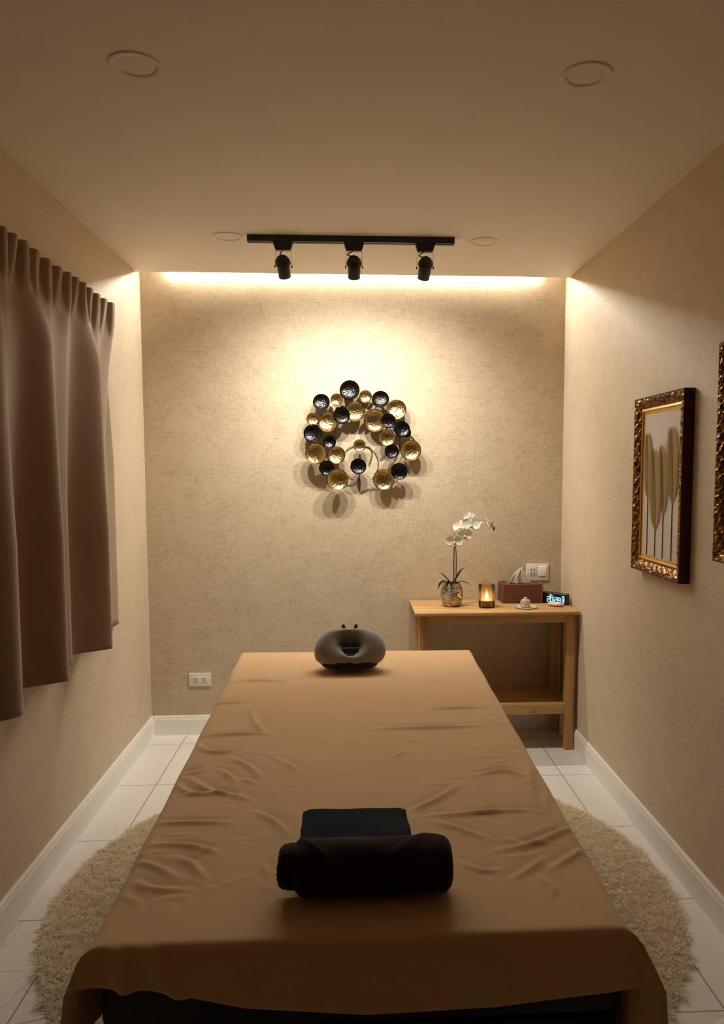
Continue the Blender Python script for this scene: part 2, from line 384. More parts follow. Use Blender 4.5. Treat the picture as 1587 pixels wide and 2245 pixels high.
def build_sheet():
    rg = np.random.RandomState(3)
    DS, DB = .235, .15                          # drop at the sides and far end
    step = .0065
    s = np.arange(-1-DS/.49, 1+DS/.49+1e-6, step/.49)
    tt = np.arange(YN-.165, YFAR+DB+1e-6, step)
    S, Y = np.meshgrid(s, tt)                  # S in half widths
    yc = np.clip(Y, YN, YFAR)
    hw = half(yc)
    ds = np.maximum(np.abs(S)-1, 0)*.49
    sg = np.sign(S)
    u = np.clip(S, -1, 1)
    front = np.maximum(YN-Y, 0); back = np.maximum(Y-YFAR, 0)
    # the front hem is gathered up at the left corner and dips in the middle
    xn = np.clip(S, -1, 1)
    hem = np.interp(xn, [-1, -.8, -.45, 0, .5, .9, 1], [.070, .078, .112, .130, .126, .110, .102])
    front = front/.165*hem*1.06
    drop = np.maximum(ds, np.maximum(front, back))
    R = .018
    def rnd_(d):                                # distance along cloth -> (outwards, down)
        a = np.clip(d/R, 0, math.pi/2)
        return R*np.sin(a), np.where(d < R*math.pi/2, R*(1-np.cos(a)), R+d-R*math.pi/2)
    ox, dx = rnd_(ds); oyf, dyf = rnd_(front); oyb, dyb = rnd_(back)
    X = BCX+u*(hw-R)+sg*ox
    YY = np.where(Y < YN, YN+R-oyf, np.where(Y > YFAR, YFAR-R+oyb, Y))
    # keep flat part inside the rounded edges
    YY = np.where((Y >= YN) & (Y <= YFAR), YN+R+(Y-YN)*(YFAR-YN-2*R)/(YFAR-YN), YY)
    Z = ZS-np.maximum(dx, np.maximum(dyf, dyb))
    # flare of the hanging sides near the foot end, soft folds further along
    k = np.clip((1.75-yc)/.5, 0, 1)
    X += sg*ds*(np.where(S > 0, .02, .16)*k+.03+.10*np.sin(Y*17+sg)*.5)
    YY -= front*.10
    X += u*np.abs(u)**5*front*np.where(u > 0, .36, .12)
    mn = np.minimum(ds, front+back)
    X += sg*mn*np.where(S > 0, .0, .16); YY += np.where(Y < YN, -1, 1)*mn*.25
    # wrinkles pressed into the top
    Hh = np.zeros_like(X)
    top = (np.abs(S) <= 1.02) & (Y > YN-.01) & (Y < YFAR+.01)
    px, py = X[top], YY[top]; hh = np.zeros_like(px)
    def stroke(pl, amp, w):
        pl = np.array(pl); best = np.full(px.shape, 9.); side = np.zeros(px.shape); par = np.zeros(px.shape)
        n = len(pl)-1
        for i in range(n):
            a, b = pl[i], pl[i+1]; d = b-a; L = np.hypot(*d)+1e-9
            tq = ((px-a[0])*d[0]+(py-a[1])*d[1])/L**2; tc = np.clip(tq, 0, 1)
            ex, ey = px-(a[0]+tc*d[0]), py-(a[1]+tc*d[1]); q = np.hypot(ex, ey)
            m = q < best; best[m] = q[m]; side[m] = (np.sign(d[0]*ey-d[1]*ex)*q)[m]; par[m] = ((i+tc)/n)[m]
        env = np.sin(np.clip(par, .04, .96)*math.pi)**.6
        return amp*env*(np.exp(-(side/w)**2)*np.where(best < 4*w, 1, 0)*np.exp(-np.maximum(best-np.abs(side), 0)/w)
                        - .45*np.exp(-((side-1.6*w)/(1.3*w))**2)*np.where(best < 5*w, 1, 0))
    for i, w in enumerate(WR):
        L = sum(math.dist(a, b) for a, b in zip(w, w[1:]))
        sp = [tuple(q) for q in spline(w, 4)]
        hh += stroke(sp, min(.0085, .0034+L*.026), .0068+L*.016)
    for i in range(95):                         # small creases, mostly in the nearer half and by the edges
        cx_ = BCX+(1-rg.beta(.8, 2.2)*.9)*.47*rg.choice([-1, 1]); cy_ = 1.32+rg.beta(1.3, 2.2)*1.9
        a = rg.normal(0, .55); L = rg.uniform(.04, .13)
        dx_, dy_ = math.cos(a)*L/2, math.sin(a)*L/2
        hh += stroke([(cx_-dx_, cy_-dy_), (cx_, cy_+rg.normal(0, .006)), (cx_+dx_, cy_+dy_)], rg.uniform(.0008, .0026), rg.uniform(.005, .009))
    sw = np.array([noise.noise(Vector((a*3.1, b*5.5, 0)))*.0028+noise.noise(Vector((a*9, b*15, 3)))*.0009 for a, b in zip(px, py)])
    edge = np.clip((py-1.3)/.15, .25, 1)
    Hh[top] = np.maximum((hh+sw)*edge, -.006)
    # gentle sag lines across the cloth
    Z = Z+Hh
    # corner tucks at the foot end
    for cxn in (-1,):
        m = (Y < YN+.01) & (np.abs(S-cxn*.86) < .2)
        YY[m] -= .016*np.exp(-((S[m]+.95-front[m]*.8)/.03)**2)*np.clip(front[m]/.05, 0, 1)+.011*np.exp(-((S[m]+.85-front[m]*1.6)/.03)**2)*np.clip(front[m]/.04, 0, 1)
    ny, nx = X.shape
    V = np.stack([X.ravel(), YY.ravel(), Z.ravel()], 1)
    i = np.arange(ny*nx).reshape(ny, nx)
    Fq = np.stack([i[:-1, :-1].ravel(), i[:-1, 1:].ravel(), i[1:, 1:].ravel(), i[1:, :-1].ravel()], 1)
    o = arrays('bed_sheet', V, Fq, 'sheet')
    so = o.modifiers.new('cloth thickness', 'SOLIDIFY'); so.thickness = .0022; so.offset = -1
    return tag(o, 'wrinkled tan fitted sheet draped over the massage table', 'bed sheet')
build_sheet()

# ------------------------------------------------------------------ round shag rug
def rug():
    cx, cy, R = .05, 2.65, 1.085
    nr, na = 190, 560; V = [(0, 0, .016)]; Fc = []       # lumpy backing with a closed, rounded rim
    for i in range(1, nr+1):
        q = i/nr; r = R*q
        for k in range(na):
            a = 2*math.pi*k/na; x, y = r*math.cos(a), r*math.sin(a)
            z = .0165+.0035*noise.noise(Vector((x*24, y*24, 0)))+.0075*noise.noise(Vector((x*62, y*62, 2)))
            e = max(0, (q-.985)/.015); V.append((x, y, z*math.sqrt(max(0, 1-e*e*.98))))
    for k in range(na): Fc.append((0, 1+k, 1+(k+1) % na))
    for i in range(nr-1):
        for k in range(na):
            a, b = 1+i*na+k, 1+i*na+(k+1) % na; Fc.append((a, a+na, b+na, b))
    base = len(V); V += [(R*.99*math.cos(2*math.pi*k/na), R*.99*math.sin(2*math.pi*k/na), .0005) for k in range(na)]
    for k in range(na):
        a, b = 1+(nr-1)*na+k, 1+(nr-1)*na+(k+1) % na; Fc.append((a, base+k, base+(k+1) % na, b))
    Fc.append(tuple(base+k for k in range(na))[::-1])
    o = arrays('rug', V, Fc, 'pile'); o.location = (cx, cy, 0)
    tag(o, 'round cream shag rug on the tiles beneath the massage table', 'rug')
    g = np.random.RandomState(5); N = 160000
    rr = R*np.sqrt(g.rand(N)); th = g.rand(N)*2*np.pi
    keep = (np.abs(rr*np.cos(th)+.03) > .30) | (rr*np.sin(th) < -1.0) | (g.rand(N) < .25)
    rr, th = rr[keep], th[keep]; N = len(rr)
    bx, by = rr*np.cos(th), rr*np.sin(th)
    # neighbouring tufts lean the same way
    cl = np.array([noise.noise_vector(Vector((a*28, b*28, 0))) for a, b in zip(bx, by)])
    lean = cl[:, :2]*.032+g.normal(0, .008, (N, 2)); 
    hgt = .011+g.rand(N)*.007; ed = np.clip((rr-(R-.03))/.03, 0, 1)
    lean += np.stack([np.cos(th), np.sin(th)], 1)*ed[:, None]*.014; hgt *= (1-.45*ed)
    an = g.rand(N)*np.pi; w = .0018+g.rand(N)*.0013
    wx, wy = np.cos(an)*w, np.sin(an)*w
    z0 = np.full(N, .013)-.008*ed
    V = np.empty((N, 5, 3))
    V[:, 0] = np.stack([bx-wx, by-wy, z0], 1); V[:, 1] = np.stack([bx+wx, by+wy, z0], 1)
    mx, my, mz = bx+lean[:, 0]*.35, by+lean[:, 1]*.35, z0+hgt*.62
    V[:, 2] = np.stack([mx+wx*.9, my+wy*.9, mz], 1); V[:, 3] = np.stack([mx-wx*.9, my-wy*.9, mz], 1)
    V[:, 4] = np.stack([bx+lean[:, 0], by+lean[:, 1], z0+hgt], 1)
    me = bpy.data.meshes.new('pile'); b = np.arange(N)*5
    me.vertices.add(N*5); me.vertices.foreach_set('co', V.reshape(-1))
    lo = np.stack([b, b+1, b+2, b+3, b+3, b+2, b+4], 1).ravel()
    me.loops.add(N*7); me.loops.foreach_set('vertex_index', lo.astype(np.int32))
    st = np.stack([np.arange(N)*7, np.arange(N)*7+4], 1).ravel()
    me.polygons.add(N*2); me.polygons.foreach_set('loop_start', st.astype(np.int32))
    me.update(calc_edges=True); me.validate(); me.materials.append(M_['pile'])
    p = bpy.data.objects.new('pile', me); COL.objects.link(p); p.parent = o; p['kind'] = 'stuff'
rug()

# ------------------------------------------------------------------ console table
TX0, TX1, TY0, TY1, TZ = .327, 1.196, 3.893, 4.306, .760
t = thing('console_table', 'pine console table with a lower shelf against the back wall', 'table', (.76, 4.10, 0))
def P(x, y, z): return (x-.76, y-4.10, z)
box('tabletop', P(TX0, TY0, TZ-.018), P(TX1, TY1, TZ), 'pine_x', t, .002)
LY0, LY1 = 3.935, 3.978
for x0 in (.352, 1.135):
    for y0 in (LY0, 4.235):
        box('leg', P(x0, y0, 0), P(x0+.048, y0+.043, TZ-.018), 'pine_z', t, .002)
box('apron', P(.400, LY0+.006, TZ-.066), P(1.135, LY0+.026, TZ-.018), 'pine_x', t, .0015)
box('apron', P(.400, 4.250, TZ-.066), P(1.135, 4.270, TZ-.018), 'pine_x', t, .0015)
for x0 in (.362, 1.152):
    box('apron', P(x0, LY1, TZ-.066), P(x0+.020, 4.235, TZ-.018), 'pine_y', t, .0015)
    box('side_rail', P(x0, LY1, .205), P(x0+.020, 4.235, .250), 'pine_y', t, .0015)
box('shelf_rail', P(.400, LY0+.004, .198), P(1.135, LY0+.024, .252), 'pine_x', t, .0015)
box('shelf_rail', P(.400, 4.250, .198), P(1.135, 4.270, .252), 'pine_x', t, .0015)
bm = bmesh.new()
for k in range(4):
    y0 = LY0+.026+k*.073; add_box(bm, P(.384, y0, .232), P(1.151, min(y0+.068, 4.249), .250), .0015)
finish('shelf', bm, 'pine_x', t)

# ------------------------------------------------------------------ potted orchid
OX, OY = .545, 4.105
t = thing('potted_orchid', 'white orchid with arching spray in a speckled silver pot', 'plant', (OX, OY, TZ))
lathe('pot', [(0, 0), (.040, 0), (.046, .004), (.056, .025), (.0615, .055), (.0615, .075), (.057, .100), (.049, .120), (.046, .128), (.043, .128), (.046, .118), (.050, .105), (0, .105)], 'mercury', t, 48)
bm = bmesh.new(); ell(bm, (0, 0, .108), (.044, .044, .022), 3)
for v in bm.verts: v.co += v.co.normalized()*noise.noise(v.co*90)*.006
finish('moss', bm, 'moss', t)
def strap(pts, wid, fold=.25):
    """strap leaf along a spline, width tapering to both ends"""
    c = [Vector(p) for p in spline(pts, 8)]; bm = bmesh.new(); rows = []
    for i, p in enumerate(c):
        d = (c[min(i+1, len(c)-1)]-c[max(i-1, 0)]).normalized(); sd = d.cross(Vector((0, 0, 1)))
        sd = sd.normalized() if sd.length > .05 else Vector((0, 1, 0)); nn = sd.cross(d)
        q = i/(len(c)-1); w = wid*(math.sin(math.pi*(.12+.85*q))**.7)
        rows.append([bm.verts.new(p+sd*w*a+nn*abs(a)*w*fold) for a in (-1, -.5, 0, .5, 1)])
    for A, B in zip(rows, rows[1:]):
        for k in range(4): bm.faces.new((A[k], A[k+1], B[k+1], B[k]))
    ret = bmesh.ops.solidify(bm, geom=bm.faces[:], thickness=.0016)
    return bm
for pts, w in (([(-.004, 0, .12), (-.030, -.005, .15), (-.058, -.012, .178), (-.072, -.015, .185)], .015),
               ([(-.006, -.01, .12), (-.035, -.03, .140), (-.066, -.042, .128), (-.080, -.045, .098)], .018),
               ([(.006, 0, .12), (.028, .004, .155), (.052, .010, .192), (.074, .012, .208)], .015),
               ([(.008, -.01, .12), (.040, -.025, .137), (.070, -.035, .133), (.098, -.040, .120)], .012),
               ([(0, -.01, .12), (-.012, -.04, .135), (-.018, -.066, .126)], .012)):
    finish('leaf', strap(pts, w), 'leaf', t)
def zz(z): return z-TZ
stem1 = spline([(.010, 0, .115), (.010, 0, .24), (.014, 0, .34), (.030, -.004, .395), (.075, -.008, .440), (.135, -.01, .468), (.190, -.012, .462), (.225, -.012, .430)], 8)
bm = bmesh.new(); add_tube(bm, stem1, [.0034-.0018*i/(len(stem1)-1) for i in range(len(stem1))], 8); finish('stem', bm, 'stem', t)
bm = bmesh.new(); add_tube(bm, spline([(.022, .004, .115), (.024, .004, .22), (.022, .002, .30), (.016, 0, .352)], 6), .0026, 8); finish('stem', bm, 'stem', t)
def petal(bm, m, L, W, cup):
    rows = []
    for i in range(7):
        q = i/6; w = W*math.sin(math.pi*min(.97, .10+.82*q))**.8
        rows.append([bm.verts.new(m @ Vector((a*w, L*q, cup*(q*q)*L+abs(a)**2*w*.25))) for a in (-1, -.5, 0, .5, 1)])
    for A, B in zip(rows, rows[1:]):
        for k in range(4): bm.faces.new((A[k], A[k+1], B[k+1], B[k]))
def flower(x, y, z, yaw, tilt, s):
    base = Matrix.Translation((x, y, z)) @ Matrix.Rotation(yaw, 4, 'Z') @ Matrix.Rotation(math.radians(90)+tilt, 4, 'X')
    bm = bmesh.new()
    for k, (a, L, W) in enumerate(((90, .030, .013), (210, .030, .012), (330, .030, .012), (15, .033, .021), (165, .033, .021))):
        petal(bm, base @ Matrix.Rotation(math.radians(a-90), 4, 'Z') @ Matrix.Translation((0, .002, .001*k)), L*s, W*s, .12)
    f = finish('flower', bm, 'petal', t)
    bm = bmesh.new(); ell(bm, base @ Vector((0, -.004*s, .008*s)), (.006*s, .006*s, .008*s), 2, base.to_3x3())
    petal(bm, base @ Matrix.Rotation(math.pi, 4, 'Z') @ Matrix.Translation((0, 0, .006*s)), .016*s, .008*s, .5)
    lp = finish('lip', bm, 'lip', f); lp['label'] = 'yellow flower centre'
for x, y, z, a, tl, s in ((.010, -.030, 1.118, -.3, .25, 1.35), (.032, -.018, 1.152, .5, .1, 1.25), (.060, -.030, 1.150, .25, .15, 1.3),
                          (.048, -.012, 1.190, -.3, -.1, 1.3), (.098, -.030, 1.205, -.1, .0, 1.45), (.094, .006, 1.236, .4, -.3, 1.2),
                          (.128, -.008, 1.222, .6, -.1, 1.2), (.170, -.014, 1.222, .9, -.2, 1.1), (.205, -.016, 1.205, 1.1, .2, .95)):
    flower(x+.0, y, zz(z), a, tl, s)
for p, r in (((.226, -.012, .424), .010), ((.214, -.016, .442), .008)):
    bm = bmesh.new(); ell(bm, p, (r*.75, r*.75, r*1.25), 2); finish('bud', bm, 'bud', t)

# ------------------------------------------------------------------ candle in its glass
GX, GY = .728, 4.055
o = lathe('candle_glass', [(0, 0), (.041, 0), (.043, .003), (.0445, .05), (.0445, .120), (.0435, .122), (.0418, .120), (.0415, .05), (.040, .010), (0, .008)], 'amber_glass', n=48)
o.location = (GX, GY, TZ); tag(o, 'amber glass tumbler holding the lit candle beside the orchid', 'candle holder')
t = thing('candle', 'small lit candle burning inside the amber glass', 'candle', (GX, GY, TZ+.009))
lathe('wax', [(0, 0), (.0385, 0), (.0390, .003), (.0395, .030), (.037, .032), (.020, .031), (0, .030)], 'wax', t, 40)
bm = bmesh.new(); add_tube(bm, [(0, 0, .029), (.0006, 0, .036), (.0016, 0, .041)], .0012, 6); finish('wick', bm, 'wick', t)
f = lathe('flame', [(0, .034), (.0060, .037), (.0105, .044), (.0098, .051), (.0060, .059), (.0020, .067), (0, .071)], 'flame', t, 20); f['label'] = 'glowing yellow flame'
# ------------------------------------------------------------------ tissue box
t = thing('tissue_box', 'russet leather tissue box with a white tissue pulled up', 'tissue box', (.948, 4.222, TZ))
box('case', (-.113, -.062, 0), (.113, .062, .104), 'tissue_box', t, .004, 3)
bm = bmesh.new()
for sx in (-1, 1):
    for sy in (-1, 1): add_box(bm, (sx*.109-.0055, sy*.058-.0055, .001), (sx*.109+.0055, sy*.058+.0055, .106), .002)
for sy in (-1, 1): add_box(bm, (-.109, sy*.058-.0055, .098), (.109, sy*.058+.0055, .108), .002)
for sx in (-1, 1): add_box(bm, (sx*.109-.0055, -.058, .098), (sx*.109+.0055, .058, .108), .002)
finish('piping', bm, 'piping', t)
lathe('slot', [(0, .1045), (.060, .1045), (.060, .1055), (0, .1055)], 'slot', t, 32, Matrix.Diagonal((1, .42, 1, 1)))
bm = bmesh.new(); rows = []
for i in range(15):
    q = i/14; row = []
    for k in range(33):
        a = k/32*2-1
        wdt = .064*(1-q)**.8+.010; lean = .020*q
        fold = math.sin(a*9+q*3)*.016*(1-.5*q)+math.sin(a*21+q*2)*.004
        h = q*.092*(1-.22*abs(a-.1))+.010*math.sin(a*6)*q
        row.append(bm.verts.new((a*wdt+lean-.012, fold*.8+.008*q, .1035+h)))
    rows.append(row)
for A, B in zip(rows, rows[1:]):
    for k in range(32): bm.faces.new((A[k], A[k+1], B[k+1], B[k]))
bmesh.ops.solidify(bm, geom=bm.faces[:], thickness=.0008)
ts = finish('tissue', bm, 'tissue', t, angle=80); ts['label'] = 'crumpled white tissue'

# ------------------------------------------------------------------ small things at the right of the console
o = lathe('shallow_dish', [(0, 0), (.050, 0), (.056, .003), (.059, .008), (.0575, .009), (.054, .006), (.048, .004), (0, .004)], 'clear_glass', n=48)
o.location = (.935, 4.018, TZ); tag(o, 'shallow pale glazed dish under the small mottled jar', 'dish')
t = thing('incense_jar', 'small pale mottled round jar standing on the pale dish', 'jar', (.932, 4.018, TZ+.0041))
lathe('body', [(0, 0), (.022, 0), (.027, .004), (.028, .012), (.025, .017), (.027, .022), (.027, .029), (.023, .032), (0, .032)], 'stone', t, 32)
lathe('lid', [(0, .032), (.024, .032), (.025, .036), (.022, .041), (.012, .043), (.010, .047), (.011, .051), (.006, .054), (0, .054)], 'stone', t, 32)
t = thing('oval_pebble', 'small pale pink oval pebble lying in front of the clock', 'pebble', (1.106, 4.058, TZ), (0, 0, math.radians(-32)))
bm = bmesh.new(); ell(bm, (0, 0, .011), (.046, .022, .011), 3); finish('stone', bm, 'pink', t)
bm = bmesh.new(); ell(bm, (.027, 0, .0108), (.0215, .0185, .0108), 3); o = finish('band', bm, 'pinkdeep', t); o['label'] = 'deeper pink rounded end'

# digital clock: a long black body turned towards the room
cdir = math.atan2(-.154, .087)
t = thing('digital_clock', 'black digital clock with glowing blue digits on the console', 'clock', (1.130, 4.140, TZ), (0, 0, math.radians(-46)))
bm = bmesh.new(); add_box(bm, (-.080, -.020, 0), (.080, .016, .062), .007, 4); finish('body', bm, 'clockbody', t)
box('face', (-.075, -.0212, .005), (.075, -.0195, .057), 'clockface', t, .0008)
SEG = {'0': 'abcdef', '1': 'bc', '2': 'abged', '8': 'abcdefg', '5': 'afgcd', '6': 'afgedc', '3': 'abgcd'}
bm = bmesh.new()
def seg7(ch, x, z, w, h, th):
    r = {'a': (0, h, w, h), 'g': (0, h/2, w, h/2), 'd': (0, 0, w, 0), 'f': (0, h/2, 0, h), 'e': (0, 0, 0, h/2), 'b': (w, h/2, w, h), 'c': (w, 0, w, h/2)}
    for s in SEG[ch]:
        x0, z0, x1, z1 = r[s]; add_box(bm, (x+x0-th/2, -.0218, z+z0-th/2), (x+x1+th/2, -.0211, z+z1+th/2))
for ch, x in (('2', -.040), ('0', -.019), ('2', .006), ('8', .027)): seg7(ch, x, .012, .0145, .026, .0042)
for z in (.021, .030): add_box(bm, (-.0008, -.0218, z-.002), (.0022, -.0211, z+.002))
for k, ch in enumerate('12'): seg7(ch, -.030+k*.010, .044, .0055, .008, .002)
for k, ch in enumerate('25'): seg7(ch, .054, .012+k*.021, .011, .015, .0036)
d = finish('digits', bm, 'digits', t, smooth=False); d['label'] = 'glowing pale blue digits'

bm = bmesh.new()
add_tube(bm, spline([(1.080, 4.303, .862), (1.084, 4.298, .835), (1.088, 4.297, .790), (1.092, 4.296, .768), (1.105, 4.285, .7635), (1.118, 4.262, .7632), (1.124, 4.240, .7632), (1.128, 4.225, .7635)], 8), .0028, 8)
tag(finish('power_cord', bm, 'cordw'), 'thin pale cord from the wall socket down to the clock', 'cord')

t = thing('wall_switch_plate', 'white two-gang socket and switch plate above the tissue box', 'switch', (1.066, YB, .914))
box('plate', (-.066, -.009, -.049), (.066, 0, .049), 'plate', t, .004, 3)
box('socket', (-.052, -.0115, -.020), (-.004, -.008, .034), 'plate', t, .002)
for x in (-.036, -.020):
    for z0, z1 in ((.008, .022), (-.012, -.002)): box('socket_slot', (x-.002, -.0120, z0), (x+.002, -.0112, z1), 'slot', t)
bm = bmesh.new(); add_box(bm, (.006, -.0150, -.022), (.052, -.008, .036), .003, 3); finish('rocker', bm, 'gloss_white', t)

t = thing('wall_outlet', 'white wall socket low on the back wall left of the bed', 'outlet', (-.863, YB, .317))
box('plate', (-.062, -.010, -.038), (.062, 0, .038), 'plate', t, .004, 3)
box('insert', (-.044, -.0125, -.020), (.044, -.009, .020), 'plate', t, .0015)
for x in (-.024, .022):
    for x0, x1, z0, z1 in ((-.0085, -.0055, -.006, .010), (.0045, .0075, -.006, .010), (-.003, .003, -.015, -.010)):
        box('socket_slot', (x+x0, -.0130, z0), (x+x1, -.0122, z1), 'slot', t)

# ------------------------------------------------------------------ face cushion at the head of the bed
def cushion():
    t = thing('face_cushion', 'grey horseshoe face cushion standing at the far end of the bed', 'cushion', (-.010, 3.06, ZS+.0015))
    bm = bmesh.new(); n, m = 72, 28; rings = []
    tilt = math.radians(36)
    for i in range(n):
        a = 2*math.pi*i/n                        # 0 = right, 90 = top
        c, s = math.cos(a), math.sin(a)
        A, B = .091, (.062 if s > 0 else .064)
        cx, cz = A*c, B*s
        thin = max(0, s)**3
        rad_in = .013+.041*(1-s*s)**.8
        if s < 0: rad_in = .018+.038*(1-s*s)**.6
        rad_out = rad_in*(1.0-.15*thin)
        depth = .052*(1-.25*thin)
        row = []
        for k in range(m):
            b = 2*math.pi*k/m; cb, sb = math.cos(b), math.sin(b)
            r = rad_in*(abs(cb)**.9)*math.copysign(1, cb); dd = depth*(abs(sb)**.85)*math.copysign(1, sb)
            nrm = Vector((c, 0, s*1.05)).normalized()
            p = Vector((cx, 0, cz))+nrm*r+Vector((0, dd, 0))
            # gathered puckers round the hole
            w = .0030*math.sin(a*23+1.7*math.sin(a*3))*max(0, -cb)+noise.noise(p*18)*.008-.005*math.exp(-((abs(c))/.10)**2)*max(0, cb+.3)
            p += nrm*w
            row.append(p)
        rings.append(row)
    R3 = Matrix.Rotation(-tilt, 3, 'X')
    pts = [[R3 @ p for p in row] for row in rings]
    zmin = min(p.z for row in pts for p in row)
    vr = []
    for row in pts:
        vv = []
        for p in row:
            z = p.z-zmin-.002
            if z < .004: z = .0+.004*math.exp((z-.004)/.02)
            vv.append(bm.verts.new((p.x, p.y, z)))
        vr.append(vv)
    for i in range(n):
        for k in range(m): bm.faces.new((vr[i][k], vr[i][(k+1) % m], vr[(i+1) % n][(k+1) % m], vr[(i+1) % n][k]))
    finish('pad', bm, 'grey_pad', t, angle=180)
    bm = bmesh.new(); ell(bm, (0, .082, .088), (.050, .012, .052), 3, Matrix.Rotation(-tilt, 3, 'X')); o = finish('lining', bm, 'dark_pad', t); o['label'] = 'dark cloth behind the opening'
    bm = bmesh.new(); ell(bm, (0, 0, 0), (.118, .088, .036), 4)  # near-black rounded piece below the opening of the pad
    for v in bm.verts:
        v.co.x = math.copysign(abs(v.co.x/.122)**.75*.122, v.co.x); v.co.z = math.copysign(abs(v.co.z/.036)**.7*.036, v.co.z)+.0365+.012*max(0, v.co.y/.08); v.co.y -= .006*math.exp(-(v.co.x/.02)**2)*(-1)
        v.co.y += .004
    o = finish('base', bm, 'dark_pad', t); o['label'] = 'dark rounded piece under the grey pad'
    for sx in (-1, 1):
        bm = bmesh.new(); add_tube(bm, spline([(sx*.026, .085, .146), (sx*.030, .076, .163), (sx*.024, .066, .166), (sx*.018, .058, .150)], 6), .004, 8); finish('tab', bm, 'dark_pad', t)
cushion()

# ------------------------------------------------------------------ folded towel and rolled towel
def towels():
    t = thing('folded_towel', 'dark navy folded towel lying behind the rolled brown towel', 'towel', (.003, 1.56, ZS+.002))
    def folded(x0, x1, y0, y1, z0, z1, rr, seed):
        bm = bmesh.new(); add_box(bm, (x0, y0, z0), (x1, y1, z1))
        bmesh.ops.subdivide_edges(bm, edges=bm.edges[:], cuts=14, use_grid_fill=True)
        for v in bm.verts:
            qz = (v.co.z-z0)/(z1-z0)*2-1
            ex = max(0, abs((v.co.y-(y0+y1)/2)/((y1-y0)/2))-.90)/.10
            qx = (v.co.x-(x0+x1)/2)/((x1-x0)/2); qy = (v.co.y-(y0+y1)/2)/((y1-y0)/2)
            ex = max(ex, max(0, abs(qx)-.90)/.10*.75)
            v.co.z = z0+(z1-z0)*(.5+.5*qz*math.sqrt(max(0, 1-(ex*.93)**2)))
            if abs(qx) > .9 and abs(qy) > .85: v.co.x -= math.copysign((abs(qx)-.9)*(abs(qy)-.85)*.5, qx); v.co.y -= math.copysign((abs(qx)-.9)*(abs(qy)-.85)*.4, qy)
            v.co.z += noise.noise(Vector((v.co.x*9, v.co.y*14, seed)))*.009*(qz*.5+.5)
            v.co.x += noise.noise(Vector((v.co.y*11, v.co.z*30, seed+4)))*.004
        return bm
    finish('lower_fold', folded(-.117, .118, -.095, .085, 0, .026, .012, 1), 'navy', t, angle=70)
    finish('upper_fold', folded(-.112, .116, -.092, .092, .024, .056, .014, 5), 'navy', t, angle=70)
    R = .052
    t = thing('rolled_towel', 'dark brown rolled towel near the foot of the bed', 'towel', (.030, 1.402, ZS+.002))
    n, m = 64, 56; x0, x1 = -.140, .155
    bm = bmesh.new(); rows = []
    for i in range(m+1):
        q = i/m; x = x0+(x1-x0)*q
        e = min(q, 1-q)*(x1-x0); sh = 1-.22*max(0, 1-e/.016)**2
        row = []
        for k in range(n):
            a = 2*math.pi*k/n
            r = R*sh*(1+.03*math.cos(2*a))
            r += .0016*noise.noise(Vector((x*14, math.cos(a)*2, math.sin(a)*2)))
            # diagonal overlaps of the cloth across the top
            for c0, sl, am in ((-.118, .055, .0038), (.085, -.060, .0045), (.100, -.060, .003)):
                dd = (x-c0)-sl*(a-math.pi/2)*.9
                if 0 < a < math.pi: r += am*(math.exp(-(dd/.008)**2))*math.sin(a)
            z = R+r*math.sin(a)
            row.append(bm.verts.new((x, r*math.cos(a)*1.04, max(z, .001))))
        rows.append(row)
    for A, B in zip(rows, rows[1:]):
        for k in range(n): bm.faces.new((A[k], A[(k+1) % n], B[(k+1) % n], B[k]))
    for row, d in ((rows[0], -1), (rows[-1], 1)):
        pr = row
        for f, dx in ((.86, .002), (.80, -.004), (.62, -.003), (.56, .001), (.38, .001), (.33, -.004), (.1, -.003)):
            nr = [bm.verts.new((v.co.x+d*dx, v.co.y*f, R+(v.co.z-R)*f)) for v in row]
            for k in range(n): bm.faces.new((pr[k], pr[(k+1) % n], nr[(k+1) % n], nr[k]) if d > 0 else (pr[k], nr[k], nr[(k+1) % n], pr[(k+1) % n]))
            pr = nr
        bm.faces.new(pr)
    finish('roll', bm, 'cocoa', t, angle=70)
    bm = bmesh.new(); rows = []
    for x, rr_ in ((-.128, .040), (-.150, .040), (-.162, .038), (-.169, .033), (-.171, .027), (-.168, .025), (-.170, .021), (-.173, .017), (-.171, .010), (-.172, .003)):
        rows.append([bm.verts.new((x+.004*noise.noise(Vector((math.cos(a)*3, math.sin(a)*3, x*9))), rr_*math.cos(a)*1.02, R+.003+rr_*math.sin(a)*1.05+.002*math.sin(3*a)))
                     for a in [2*math.pi*k/40 for k in range(40)]])
    for A, B in zip(rows, rows[1:]):
        for k in range(40): bm.faces.new((A[k], A[(k+1) % 40], B[(k+1) % 40], B[k]))
    bm.faces.new(rows[-1])
    finish('inner_coil', bm, 'cocoa', t, angle=180)
towels()

